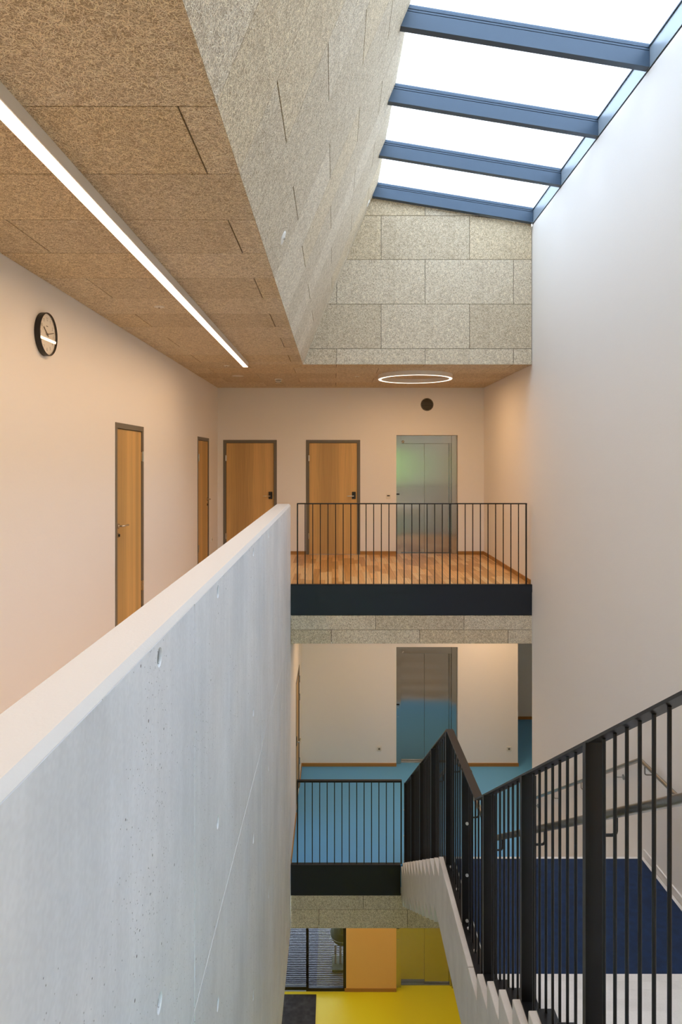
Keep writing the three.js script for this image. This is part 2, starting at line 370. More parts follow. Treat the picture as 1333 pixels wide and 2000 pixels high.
single('wall_right_core', box(XR, XR + 0.22, L3 - 0.41, L3 - 0.05, DF, DB), M.white, 'short piece of the tall wall behind the edge of the top landing', 'wall', S);
single('floor_corridor', box(XL, XC - 0.18, L3 - 0.4, L3, -4, DF), M.planks[0], 'oak parquet floor of the corridor behind the parapet', 'floor', S);
single('floor_near', box(XC, XR, L3 - 0.35, L3, -4, 0.5), M.planks[0], 'oak parquet floor at the near end of the top floor', 'floor', S);
single('floor_stairhead', box(0.9, XR, L3 - 0.35, L3, 0.5, 1.767), M.planks[0], 'oak parquet floor at the head of the stair', 'floor', S);
{ // the top landing: parquet of single staves
  const fl = group('floor', 'oak stave parquet of the top landing behind the railing', 'floor', S);
  mesh('subfloor', box(XL, XR, L3 - 0.4, L3 - 0.014, DF + 0.012, DB), M.backing, fl);
  mesh('parquet_field', box(XL, XC - 0.09, L3 - 0.014, L3, DF, DB), M.planks[0], fl);
  mesh('threshold', box(EX0, EX1, L3 - 0.05, L3, DB, DB + 0.12), M.planks[1], fl);
  const w = 0.0925;
  for (let x = XC - 0.09, i = 0; x < XR - 0.01; x += w, i++) {
    let d = DF + 0.006;
    let len = rr(0.25, 0.75);
    while (d < DB - 0.001) {
      const e = Math.min(DB, DB - d - len < 0.15 ? DB : d + len);
      mesh('stave', box(x + 0.0007, Math.min(x + w - 0.0007, XR), L3 - 0.014, L3 + rr(-0.0003, 0.0003), d + 0.0007, e - 0.0007), anyOf(M.planks), fl);
      d = e; len = rr(0.42, 0.85);
    }
  }
}
// ---- acoustic boards
const GAP = 0.0028, TH = 0.025;
{ // ceiling of corridor and landing
  const c = group('ceiling', 'brown wood wool board ceiling over corridor and top landing', 'ceiling', S);
  const xs = -0.43;
  mesh('soffit', box(XL - 0.2, xs - 0.02, CEIL + TH, CEIL + 0.3, -4, DB + 0.3), M.backing, c);
  mesh('soffit', box(xs - 0.02, XR + 0.2, CEIL + TH, CEIL + 0.3, DF + 0.03, DB + 0.3), M.backing, c);
  mesh('soffit', box(xs - 0.02, XR, CEIL + TH, CEIL + 0.3, -4, -3.46), M.backing, c);
  const rows = [];
  for (let k = -7; k < 21; k++) rows.push([0.14 + 0.6 * k, 0.74 + 0.6 * k, k]);
  for (let [d0, d1, k] of rows) {
    d0 = Math.max(d0, -4); d1 = Math.min(d1, DB);
    if (d1 - d0 < 0.02) continue;
    const off = (k % 2 === 0) ? -0.577 : 0.023;      // staggered half a board
    for (let x = off - 3.6; x < XR; x += 1.2) {
      const wide = d0 >= DF - 0.06 || d1 <= -3.44;
      const spans = wide || (d0 < DF && d1 > DF) ? [[XL, XR]] : [[XL, xs]];
      for (const [s0, s1] of spans) {
        const a = Math.max(x, s0), b = Math.min(x + 1.2, s1);
        if (b - a < 0.02) continue;
        const split = d0 < DF && d1 > DF && b > xs;   // the row that meets the light well's rear edge
        if (split) {
          mesh('board', box(a + GAP, b - GAP, CEIL, CEIL + TH, Math.max(d0, DF) + GAP, d1 - GAP), anyOf(M.wools), c);
          if (a < xs) mesh('board', box(a + GAP, xs - GAP, CEIL, CEIL + TH, d0 + GAP, DF - GAP), anyOf(M.wools), c);
        } else mesh('board', box(a + 0.0036, b - 0.0036, CEIL, CEIL + TH, d0 + 0.004, d1 - 0.004), anyOf(M.wools), c);
      }
    }
  }
}
// leaning side of the light well: u runs up the slope, boards 0.6 wide in depth and 1.2 long up the slope
const LEAN = new THREE.Vector3(0.4153, 1, 0).normalize(), OUT = new THREE.Vector3(-LEAN.y, LEAN.x, 0);   // OUT: into the wall
const leanAt = (u, d, w = 0) => new THREE.Vector3(-0.43 + LEAN.x * u + OUT.x * w, CEIL + LEAN.y * u + OUT.y * w, -d);
const leanBox = (u0, u1, d0, d1, w0, w1) => {
  const g = new THREE.BoxGeometry(u1 - u0, w1 - w0, d1 - d0);
  const uvd = planarUV(g);
  uvd.applyMatrix4(new THREE.Matrix4().makeBasis(LEAN, OUT, new THREE.Vector3(0, 0, 1)));
  const c = leanAt((u0 + u1) / 2, (d0 + d1) / 2, (w0 + w1) / 2);
  uvd.translate(c.x, c.y, c.z);
  return uvd;
};
{
  const c = group('wall_light_well', 'leaning pale wood wool side of the light well under the skylight', 'wall', S);
  const top = (d) => { const h0 = roofH(0.55, d) + 0.2; return (h0 - 1.3) * 1.0828; };
  mesh('core', leanBox(0.04, 2.58, -3.6, DF + 0.2, TH, TH + 0.16), M.backing, c);
  for (let k = -6; k < 16; k++) {
    const d0 = Math.max(-3.46, 0.12 + 0.6 * k), d1 = Math.min(DF, 0.72 + 0.6 * k);
    if (d1 - d0 < 0.02) continue;
    const cuts = (((k % 2) + 2) % 2 === 1) ? [0, 0.445, 1.645, top((d0 + d1) / 2)] : [0, 1.03, 2.23, top((d0 + d1) / 2)];
    for (let i = 0; i < cuts.length - 1; i++) mesh('board', leanBox(cuts[i] + (i ? 0.005 : 0), cuts[i + 1] - (i < cuts.length - 2 ? 0.005 : 0), d0 + GAP * 0.6, d1 - GAP * 0.6, 0, TH), anyOf(M.wools), c);
  }
}
// rear and near ends of the light well
function boardRow(parent, x0, x1, h0, h1, joints, d, topFn) {
  const cuts = [x0, ...joints.filter((j) => j > x0 + 0.03 && j < x1 - 0.03), x1];
  for (let i = 0; i < cuts.length - 1; i++) {
    const a = cuts[i] + (i ? GAP : 0), b = cuts[i + 1] - (i < cuts.length - 2 ? GAP : 0);
    const pts = topFn ? [[a, EYE + h0 + GAP], [b, EYE + h0 + GAP], [b, EYE + Math.min(h1, topFn(b)) - GAP], [a, EYE + Math.min(h1, topFn(a)) - GAP]] : rect(a, b, EYE + h0 + GAP, EYE + h1 - GAP);
    mesh('board', slab(pts, [], TH, FACE_D(d + TH), 0.0015), anyOf(M.wools), parent);
  }
}
const series = (o) => [-3, -2, -1, 0, 1, 2, 3].map((k) => o + 1.2 * k);
{
  const c = group('wall_light_well_rear', 'upright pale wood wool end of the light well above the top landing', 'wall', S);
  mesh('core', slab([[-0.7, CEIL], [XR, CEIL], [XR, EYE + roofH(XR, DF) + 0.02], [0.3, EYE + roofH(0.3, DF) + 0.02]], [], 0.2, FACE_D(DF + TH + 0.2)), M.backing, c);
  const A = series(0.028), B = series(0.632), rows = [[1.3 - GAP, 1.514, A], [1.514, 2.118, B], [2.118, 2.722, A], [2.722, 3.319, B], [3.319, 3.9, A]];
  for (const [h0, h1, j] of rows) boardRow(c, -0.43 + (h0 - 1.3) * 0.4153 + 0.002, h0 > 3.3 ? 1.99 : XR - 0.006, h0, h1, j, DF, (x) => roofH(x, DF) + 0.01);
}
single('wall_light_well_near', slab([[-0.43, CEIL], [XR, CEIL], [XR, EYE + roofH(XR, -3.4) + 0.19], [0.72, EYE + roofH(0.72, -3.4) + 0.19]], [], 0.2, FACE_D(-3.46)), M.wool, 'near end of the light well behind the viewpoint', 'wall', S);
// ---- landing edges: steel band and two courses of boards
function landingEdge(name, label, y, bandX1, rows, jointSets) {
  const c = group(name, label, 'edge', S);
  mesh('steel_band', box(XC + 0.001, bandX1, y - 0.412, y - 0.004, DF - 0.002, DF + 0.012), M.fascia, c);
  mesh('band_lip', box(XC + 0.001, bandX1, y - 0.098, y + 0.002, DF - 0.012, DF - 0.002), M.fascia, c);
  mesh('band_angle', box(XC + 0.001, bandX1, y - 0.002, y + 0.006, DF - 0.012, DF + 0.05), M.fascia, c);
  mesh('core', box(XC + 0.002, XR - 0.002, y + rows[2] + 0.02 - 0.0, y - 0.415, DF + TH, DF + 0.045), M.backing, c);
  for (let i = 0; i < 2; i++) boardRow(c, XC + 0.002, XR - 0.003, y - EYE + rows[i + 1], y - EYE + rows[i], jointSets[i], DF);
  return c;
}
landingEdge('trim_1', 'dark steel band and pale boards along the edge of the top landing', L3, XR - 0.002, [-0.414, -0.61, -0.80], [series(0.556), series(-0.045)]);
landingEdge('trim_2', 'dark steel band and boards along the edge of the blue-floored landing', L2, 0.895, [-0.41, -0.605, -0.86], [series(0.389), series(-0.211)]);
// ---- skirtings
{
  const sk = (name, label, g) => single(name, g, M.skirting, label, 'skirting', S);
  const H = 0.06, T = 0.012;
  for (const [k, [a, b, y]] of [[XL, doorA[0], L3], [doorA[1], doorB[0], L3], [doorB[1], EX0, L3], [EX1, XR, L3], [XC, EX0, L2], [EX1, 3.29 + T, L2], [0.18, EX0, L1]].entries())
    sk('baseboard_rear', ['oak skirting between corridor wall and first oak door', 'oak skirting between the two rear oak doors', 'oak skirting between rear oak door and top lift', 'oak skirting between top lift and tall wall', 'oak skirting under the socket beside the middle lift', 'oak skirting under the socket at the recess corner', 'skirting under the pale wall on the ground floor'][k], box(a, b, y, y + H, DB - T, DB, 0, true));
  sk('baseboard_right', 'oak skirting along the tall wall on the top landing', box(XR - T, XR, L3, L3 + H, DF + 0.06, DB));
  sk('baseboard_left', 'oak skirting beside the side door on the blue-floored landing', box(XC, XC + T, L2, L2 + H, DF + 0.03, doorE[0]));
  sk('baseboard_left', 'oak skirting between side door and rear wall on the blue-floored landing', box(XC, XC + T, L2, L2 + H, doorE[1], DB));
  sk('baseboard_recess', 'oak skirting at the foot of the far recess wall', box(3.29, 7, L2, L2 + H, 14.65 - T, 14.65, 0, true));
  sk('baseboard_left', 'oak skirting along the corridor wall', box(XL, XL + T, L3, L3 + H, -4, doorC[0]));
}
// ---- ground outside
single('ground', box(-14, 14, -0.5, -0.31, -20, 26), M.paving, 'paved ground round the building', 'ground', S);
single('ground_entrance', box(-8, 6, -0.3, -0.03, DB, 18), M.paving, 'paving outside the glazed entrance', 'ground', S);
{ // grassy bank in front of the garden window
  const g = new THREE.PlaneGeometry(40, 20, 40, 20);
  const p = g.attributes.position;
  for (let i = 0; i < p.count; i++) p.setZ(i, (vnoise(p.getX(i) * 0.4 + 40, p.getY(i) * 0.4 + 40, 200, 200) - 0.5) * 0.5);
  g.rotateX(-Math.PI / 2 + 0.0); g.computeVertexNormals();
  g.applyMatrix4(new THREE.Matrix4().makeRotationX(-0.46)); g.translate(0, 7.0, 18);
  single('ground_bank', planarUV(g), M.grass, 'green grass bank outside the garden window', 'ground', S);
}

// ================================================================ skylight
{
  const c = group('window_1', 'sloping glass skylight with slate blue bars over the stairwell', 'skylight', S);
  const xl = (d, dh) => -0.43 + ((roofH(0.55, d) + dh) - 1.3) * 0.4153 - 0.02;
  const bars = []; for (let k = 0; k < 12; k++) bars.push(DF - 0.035 - 1.146 * k);
  const prism = (dc, w, a, b) => {
    const q = (d) => [[a, xl(d, a), false], [a, XR - 0.004, true], [b, XR - 0.004, true], [b, xl(d, b), false]].map(([dh, x]) => V(x, roofH(x, d) + dh, d));
    return hexa(q(dc - w / 2), q(dc + w / 2));
  };
  for (const d of bars) {
    const b = mesh('bar', prism(d, 0.07, 0, 0.135), M.slate, c);
    for (const [w, a, e, m] of [[0.056, 0.135, 0.142, M.gasket], [0.066, 0.142, 0.158, M.slate], [0.056, 0.158, 0.163, M.gasket], [0.07, 0.163, 0.178, M.slate], [0.06, 0.178, 0.2, M.slate]]) mesh('glazing_bead', prism(d, w, a, e), m, b);
  }
  for (let k = 0; k < bars.length - 1; k++) {
    const d0 = bars[k + 1] + 0.02, d1 = bars[k] - 0.02;
    const q = (d, dh) => V(xl(d, 0.2) , roofH(xl(d, 0.2), d) + dh, d), r = (d, dh) => V(XR + 0.05, roofH(XR + 0.05, d) + dh, d);
    mesh('pane', hexa([q(d0, 0.185), r(d0, 0.185), r(d1, 0.185), q(d1, 0.185)], [q(d0, 0.189), r(d0, 0.189), r(d1, 0.189), q(d1, 0.189)]), M.dimmingGlass, c);
  }
  const f = (x0, x1, a, b, d0, d1) => hexa([V(x0, roofH(XR, d0) + a, d0), V(x1, roofH(XR, d0) + a, d0), V(x1, roofH(XR, d0) + b, d0), V(x0, roofH(XR, d0) + b, d0)], [V(x0, roofH(XR, d1) + a, d1), V(x1, roofH(XR, d1) + a, d1), V(x1, roofH(XR, d1) + b, d1), V(x0, roofH(XR, d1) + b, d1)]);
  mesh('flashing', f(XR - 0.002, XR + 0.02, 0.0, 0.172, -3.46, DF), M.flashing, c);
  mesh('flashing_bead', f(XR - 0.012, XR + 0.02, 0.172, 0.184, -3.46, DF), M.slate, c);
  mesh('shadow_joint', f(XR + 0.004, XR + 0.02, -0.02, 0.0, -3.46, DF), M.gasket, c);
  settle(c);
}

// ================================================================ doors
// a door drawn facing the viewer in its own x, y (x from 0 to w), then placed: facing +z for the rear wall, +x for side walls
function makeDoor(name, label, w, opt) {
  const g = group(name, label, 'door', S);
  const b = (x0, x1, y0, y1, z0, z1, r = 0) => { const q = r ? new RoundedBoxGeometry(x1 - x0, y1 - y0, z1 - z0, 1, r) : new THREE.BoxGeometry(x1 - x0, y1 - y0, z1 - z0); q.translate((x0 + x1) / 2, (y0 + y1) / 2, (z0 + z1) / 2); return planarUV(q); };
  const H = DOORH, f = 0.052;
  mesh('frame', mergeGeometries([b(0, f, 0, H, -0.12, 0.006), b(w - f, w, 0, H, -0.12, 0.006), b(f, w - f, H - f, H, -0.12, 0.006)]), M.doorFrame, g);
  const leaf = mesh('leaf', b(f + 0.004, w - f - 0.004, 0.006, H - f - 0.005, -0.055, -0.008, 0.002), M.door, g);
  mesh('stop', b(f, w - f, 0.002, H - f, -0.075, -0.06), M.gasket, g);
  const hx = opt.hinge < 0 ? f - 0.004 : w - f + 0.004, kx = opt.hinge < 0 ? w - f - 0.062 : f + 0.062, s = opt.hinge < 0 ? -1 : 1;
  for (const y of opt.hinges ?? [0.33, 1.73]) {
    const hg = mesh('hinge', rod(new THREE.Vector3(hx, y - 0.055, 0.01), new THREE.Vector3(hx, y + 0.055, 0.01), 0.009, 10), M.chrome, g);
    mesh('hinge_leaf', b(hx - 0.016, hx + 0.016, y - 0.05, y + 0.05, -0.006, 0.004), M.chrome, hg);
  }
  const hy = opt.handleY ?? 1.05;
  const lever = mesh('handle', pipe([new THREE.Vector3(kx, hy, -0.008), new THREE.Vector3(kx, hy, 0.05), new THREE.Vector3(kx + s * 0.125, hy, 0.055)], 0.0095, 0.02), M.chrome, g);
  if (opt.plate) mesh('lock_plate', b(kx - 0.034, kx + 0.034, hy - 0.055, hy + 0.075, -0.01, 0.012, 0.006), M.dark, lever);
  else {
    for (const [y, r] of [[hy, 0.026], [hy - 0.09, 0.024]]) { const q = new THREE.CylinderGeometry(r, r, 0.01, 20); q.rotateX(Math.PI / 2); q.translate(kx, y, -0.004); mesh('rosette', q, M.chrome, lever); }
    mesh('key_cylinder', b(kx - 0.006, kx + 0.006, hy - 0.104, hy - 0.078, -0.004, 0.012, 0.003), M.dark, lever);
  }
  return g;
}
function placeDoor(g, x, y, d, turn) { g.position.set(x, y, -d); g.rotation.y = turn; }
placeDoor(makeDoor('door_1', 'oak door with black lock plate partly hidden behind the parapet end', doorA[1] - doorA[0], { hinge: -1, plate: true }), doorA[0], L3, DB, 0);
placeDoor(makeDoor('door_2', 'oak door with black lock plate beside the lift, seen through the railing', doorB[1] - doorB[0], { hinge: -1, plate: true }), doorB[0], L3, DB, 0);
placeDoor(makeDoor('door_3', 'narrow-looking oak door with steel lever in the corridor wall below the clock', doorC[1] - doorC[0], { hinge: 1 }), XL, L3, doorC[0], Math.PI / 2);
placeDoor(makeDoor('door_4', 'dark oak door at the far end of the corridor wall', doorD[1] - doorD[0], { hinge: -1 }), XL, L3, doorD[0], Math.PI / 2);
placeDoor(makeDoor('door_5', 'door with three hinges in the side wall of the blue-floored landing', doorE[1] - doorE[0], { hinge: 1, plate: true, handleY: 1.1, hinges: [0.46, 1.53, 1.83] }), XC, L2, doorE[0], Math.PI / 2);

// ================================================================ lifts
function makeLift(y, label) {
  const g = group('elevator', label, 'elevator', { group: 'lift doors of the three storeys' });
  const P0 = DB + 0.09, P1 = DB + 0.2, top = LIFTH - 0.004, x0 = EX0 + 0.003, x1 = EX1 - 0.003;
  const dx0 = x0 + 0.09, dx1 = x1 - 0.125, dt = LIFTH - 0.145;
  const jamb = mesh('jamb', box(x0, dx0, y + 0.001, y + top, P0, P1, 0.002), M.steel, g);
  mesh('jamb', box(dx1 + 0.03, x1, y + 0.001, y + top, P0 - 0.02, P1, 0.002), M.steel, g);
  mesh('jamb_return', box(dx1, dx1 + 0.03, y + 0.001, y + dt, P0 + 0.03, P1, 0.002), M.steel, g);
  mesh('header', box(dx0, dx1 + 0.03, y + dt, y + top, P0, P1, 0.002), M.steel, g);
  const mid = (dx0 + dx1) / 2 - 0.005;
  mesh('door_panel', box(dx0 - 0.01, mid + 0.02, y + 0.012, y + dt, P1 + 0.012, P1 + 0.04, 0.002), M.steel, g);
  mesh('door_panel', box(mid, dx1 + 0.02, y + 0.012, y + dt, P1 - 0.014, P1 + 0.01, 0.002), M.steel, g);
  mesh('sill', box(x0, x1, y + 0.0005, y + 0.008, P0 + 0.05, P1 + 0.06), M.chrome, g);
  // call panel on the jamb
  const cx = x0 + 0.034;
  mesh('display', box(cx - 0.026, cx + 0.026, y + 1.065, y + 1.09, P0 - 0.003, P0), M.dark, jamb);
  for (const [dy, s] of [[1.03, 0.013], [0.86, 0.012]]) { const q = new THREE.CylinderGeometry(s, s, 0.006, 16); q.rotateX(Math.PI / 2); q.translate(cx, y + dy, -(P0 - 0.003)); mesh('call_button', q, M.chrome, jamb); }
  // round no-fire sticker on the header
  const c = canvas(64, 64), k = c.getContext('2d');
  k.fillStyle = '#d8d6cc'; k.fillRect(0, 0, 64, 64); k.strokeStyle = '#17120e'; k.lineWidth = 8; k.beginPath(); k.arc(32, 32, 25, 0, 7); k.stroke(); k.beginPath(); k.moveTo(15, 15); k.lineTo(49, 49); k.stroke(); k.fillStyle = '#17120e'; k.fillRect(25, 27, 15, 12);
  const disc = new THREE.CircleGeometry(0.026, 24); disc.translate(dx0 + 0.035, y + dt + 0.03, -(P0 - 0.0015));
  const t = new THREE.CanvasTexture(c); t.colorSpace = THREE.SRGBColorSpace;
  mesh('sticker', disc, std({ map: t, roughness: 0.6 }), g);
  return settle(g);
}
makeLift(L3, 'stainless steel lift door on the top landing behind the railing');
makeLift(L2, 'stainless steel lift door on the blue-floored landing');
makeLift(L1, 'lift door on the yellow ground floor, its top hidden by the landing edge');

// ================================================================ glazed entrance on the ground floor
{
  const c = group('window_2', 'black framed glazed entrance on the yellow ground floor', 'window', S);
  for (const [a, b, d] of [[-4.5, -4.44, 0.02], [-3.2, -3.14, 0.02], [-1.86, -1.8, 0.02], [-0.512, -0.466, 0.0], [0.155, 0.208, 0.0]]) mesh('upright', box(a, b, 0.001, 2.5, DB + d, DB + d + 0.06), M.dark, c);
  for (const [a, b, d] of [[-4.44, -3.2, 0.03], [-3.14, -1.86, 0.03], [-1.8, -0.512, 0.03], [-0.466, 0.155, 0.0]]) {
    mesh('bottom_rail', box(a, b, 0.001, 0.06, DB + d, DB + d + 0.05), M.dark, c);
    mesh('top_rail', box(a, b, 2.44, 2.5, DB + d, DB + d + 0.05), M.dark, c);
    mesh('pane', box(a, b, 0.06, 2.44, DB + d + 0.022, DB + d + 0.028), M.dimmingGlass, c);
  }
  settle(c);
}
{ // ribbed scraper mat outside the glass
  const g = group('entrance_grating', 'ribbed metal entrance grating outside the ground floor glazing', 'grating');
  const d0 = DB + 0.1, d1 = 14.6;
  mesh('tray', box(-2.6, 0.2, -0.029, -0.012, d0, d1), M.rubber, g);
  for (let d = d0 + 0.02, i = 0; d < d1 - 0.03; d += 0.046, i++) mesh('rib', box(-2.58, 0.19, -0.012, 0.006, d, d + 0.011), M.alu, g);
  settle(g);
}
single('doormat', box(-2.3, -0.325, 0.001, 0.014, 10.6, 12.32, 0.004), M.doormat, 'dark grey doormat on the yellow floor inside the glazed entrance', 'doormat');
{ // upholstered seat outside the glass
  const g = group('outdoor_seat', 'rounded dark seat on pale legs outside the glazed entrance', 'seat');
  const d = 13.05, x = 0.12;
  const base = mesh('base', box(x - 0.17, x + 0.22, 0.007, 0.05, d - 0.2, d + 0.2, 0.01), M.cushion, g);
  for (const o of [-0.105, -0.01, 0.085]) mesh('leg', box(x + o - 0.022, x + o + 0.022, 0.05, 0.4, d - 0.04, d, 0.008), M.alu, g);
  const sh = new THREE.SphereGeometry(0.5, 24, 16); sh.scale(0.5, 0.46, 0.42); sh.translate(x + 0.05, 0.62, -d);
  const cu = mesh('cushion', sh, M.cushion, g);
  for (const [y, r] of [[0.56, 0.236], [0.7, 0.222]]) { const t = new THREE.TorusGeometry(r, 0.006, 6, 40); t.rotateX(Math.PI / 2); t.scale(1, 1, 0.86); t.translate(x + 0.05, y, -d); mesh('piping', t, M.alu, cu); }
  settle(g);
}

// ================================================================ stair
const RISE = 0.1727, LAND = -3.42, DA = 4.377, DBB = 5.97, RUN_A = 0.29, RUN_B = 0.2885, SX0 = 0.90, SX1 = XR - 0.012;
const treadH = (d) => {
  if (d < DA) return Math.min(-1.69, LAND + RISE * Math.ceil((DA - d) / RUN_A));
  if (d <= DBB) return LAND;
  return Math.max(-5.49, LAND - RISE * Math.ceil((d - DBB) / RUN_B));
};
{
  const st = group('staircase', 'pale precast concrete stair with stepped sides running down to the blue floor', 'staircase');
  const g = 0.0028;
  mesh('landing_block', hbox(SX0, SX1, LAND - 0.59, LAND, DA + RUN_A + g, DBB - g, 0.006), M.stair, st);
  mesh('landing_block', hbox(SX0, SX1, LAND - 0.59, LAND, DA + g, DA + RUN_A - g, 0.006), M.stair, st);
  for (let k = 1; k <= 9; k++) mesh('step', hbox(SX0, SX1, LAND + RISE * k - 0.5, LAND + RISE * k, DA - RUN_A * k + g, DA - RUN_A * (k - 1) - g, 0.006), M.stair, st);
  for (let k = 1; k <= 12; k++) {
    const a = DBB + RUN_B * (k - 1), b = Math.min(DBB + RUN_B * k, DF - 0.02);
    if (b - a < 0.03) continue;
    mesh('step', hbox(SX0, SX1, LAND - RISE * k - 0.42, LAND - RISE * k, a + g, b - g, 0.006), M.stair, st);
  }
  settle(st);
  single('stair_carpet', hbox(1.03, XR - 0.05, LAND + 0.0005, LAND + 0.009, DA + 0.004, DBB - 0.05, 0.003), M.carpet, 'dark blue carpet on the half landing of the stair', 'carpet');
  const g2 = box(XR - 0.012, XR - 0.0005, EYE + LAND + 0.001, EYE + LAND + 0.06, DA - 0.05, DBB);
  single('baseboard_stair', g2, M.whiteTrim, 'white skirting beside the dark blue carpet on the half landing', 'skirting', S);
}
// ---- railings
const RX = 0.976;                                   // middle line of the stair railing
const KN = 4.66, KF = 5.865, RAILH = -2.28, SA = RISE / RUN_A, SB = RISE / RUN_B;
const railTop = (d) => d < KN ? Math.min(-0.56, RAILH + (KN - d) * SA) : d > KF ? Math.max(-4.345, RAILH - (d - KF) * SB) : RAILH;
function boltGeo(p, axis, r = 0.011) {
  const g = new THREE.CylinderGeometry(r, r, 0.01, 12); if (axis === 'z') g.rotateX(Math.PI / 2); else if (axis === 'x') g.rotateZ(Math.PI / 2);
  g.translate(p.x, p.y, p.z); return g;
}
{
  const r = group('stair_railing', 'black steel railing with thin bars running down the open side of the stair', 'railing');
  const w = 0.029, th = 0.012;
  const seg = (d0, d1, h0, h1) => hexa([V(RX - w, h0 - th, d0), V(RX + w, h0 - th, d0), V(RX + w, h0, d0), V(RX - w, h0, d0)], [V(RX - w, h1 - th, d1), V(RX + w, h1 - th, d1), V(RX + w, h1, d1), V(RX - w, h1, d1)]);
  const top = KN - (RAILH + 0.56) / -SA;
  const dTop = KN - (-0.56 - RAILH) / SA, dEnd = KF + (4.345 + RAILH) / SB;
  for (const [a, b] of [[0.5, dTop], [dTop, KN], [KN, 5.1], [5.1, KF], [KF, Math.min(dEnd, DF)]]) mesh('top_rail', seg(a, b, railTop(a), railTop(b)), M.rail, r);
  const posts = [0.53, 1.0, 1.72, 2.60, 3.485, 4.37, 5.10, 5.845, 6.74, 7.63, 8.5, 9.33];
  for (const p of posts) {
    const foot = Math.max(treadH(p - 0.02), treadH(p + 0.02)) + 0.011;
    const q = hexa([V(RX - 0.037, foot, p - 0.016), V(RX + 0.037, foot, p - 0.016), V(RX + 0.037, railTop(p - 0.016) - th, p - 0.016), V(RX - 0.037, railTop(p - 0.016) - th, p - 0.016)], [V(RX - 0.037, foot, p + 0.016), V(RX + 0.037, foot, p + 0.016), V(RX + 0.037, railTop(p + 0.016) - th, p + 0.016), V(RX - 0.037, railTop(p + 0.016) - th, p + 0.016)]);
    const pm = mesh('post', q, M.rail, r);
    if (p === 5.10) for (const h of [-2.67, -3.05, -3.385]) mesh('bolt', boltGeo(V(RX - 0.002, h, p - 0.02), 'z'), M.zinc, pm);
    if (p === 9.33) for (const h of [-4.72, -5.07, -5.41]) mesh('bolt', boltGeo(V(RX - 0.04, h, p), 'x', 0.008), M.zinc, pm);
  }
  for (let i = 0; i < posts.length - 1; i++) {
    const n = Math.max(1, Math.round((posts[i + 1] - posts[i]) / 0.0985));
    for (let k = 1; k < n; k++) {
      const d = posts[i] + (posts[i + 1] - posts[i]) * k / n;
      mesh('baluster', rod(V(RX, Math.max(treadH(d - 0.01), treadH(d + 0.01)) + 0.008, d), V(RX, railTop(d) - th, d), 0.0068, 8), M.rail, r);
    }
  }
  // base plates on landing and treads
  const plate = (d0, d1, h) => mesh('base_plate', hbox(RX - 0.038, RX + 0.045, h + 0.0005, h + 0.010, d0, d1, 0.002), M.rail, r);
  const lp = plate(DA + 0.004, 5.09, LAND), lp2 = plate(5.11, DBB - 0.004, LAND);
  for (const d of [4.8, 5.03]) mesh('bolt', boltGeo(V(RX, LAND + 0.014, d), 'y'), M.zinc, lp);
  for (const d of [5.49, 5.79]) mesh('bolt', boltGeo(V(RX, LAND + 0.014, d), 'y'), M.zinc, lp2);
  for (let k = 1; k <= 9; k++) plate(DA - RUN_A * k + 0.004, DA - RUN_A * (k - 1) - 0.006, LAND + RISE * k);
  for (let k = 1; k <= 11; k++) plate(DBB + RUN_B * (k - 1) + 0.006, DBB + RUN_B * k - 0.004, LAND - RISE * k);
  settle(r);
}
// straight railings across the landings
function landingRail(name, label, y, x0, x1, height, n, thick, railUp) {
  const r = group(name, label, 'railing');
  mesh('top_rail', box(x0 - 0.008, x1 + 0.008, y + height - 0.015 - railUp, y + height, DF - 0.002, DF + 0.042, 0.002), M.rail, r);
  for (let k = 0; k <= n; k++) {
    const x = x0 + (x1 - x0) * k / n;
    if (k === 0 || k === n || thick.includes(k)) mesh('post', box(x - 0.009, x + 0.009, y + 0.006, y + height - 0.014, DF + 0.01, DF + 0.03, 0.002), M.rail, r);
    else mesh('baluster', box(x - 0.0062, x + 0.0062, y + 0.006, y + height - 0.012, DF + 0.014, DF + 0.026, 0.002), M.rail, r);
  }
  return settle(r);
}
landingRail('landing_railing', 'black railing of thin upright bars along the edge of the top landing', L3, -0.505, 2.605, 1.108, 30, [20], 0);
landingRail('landing_railing', 'black railing of thin upright bars along the edge of the blue-floored landing', L2, -0.505, 0.905, 1.145, 14, [], 0.012);
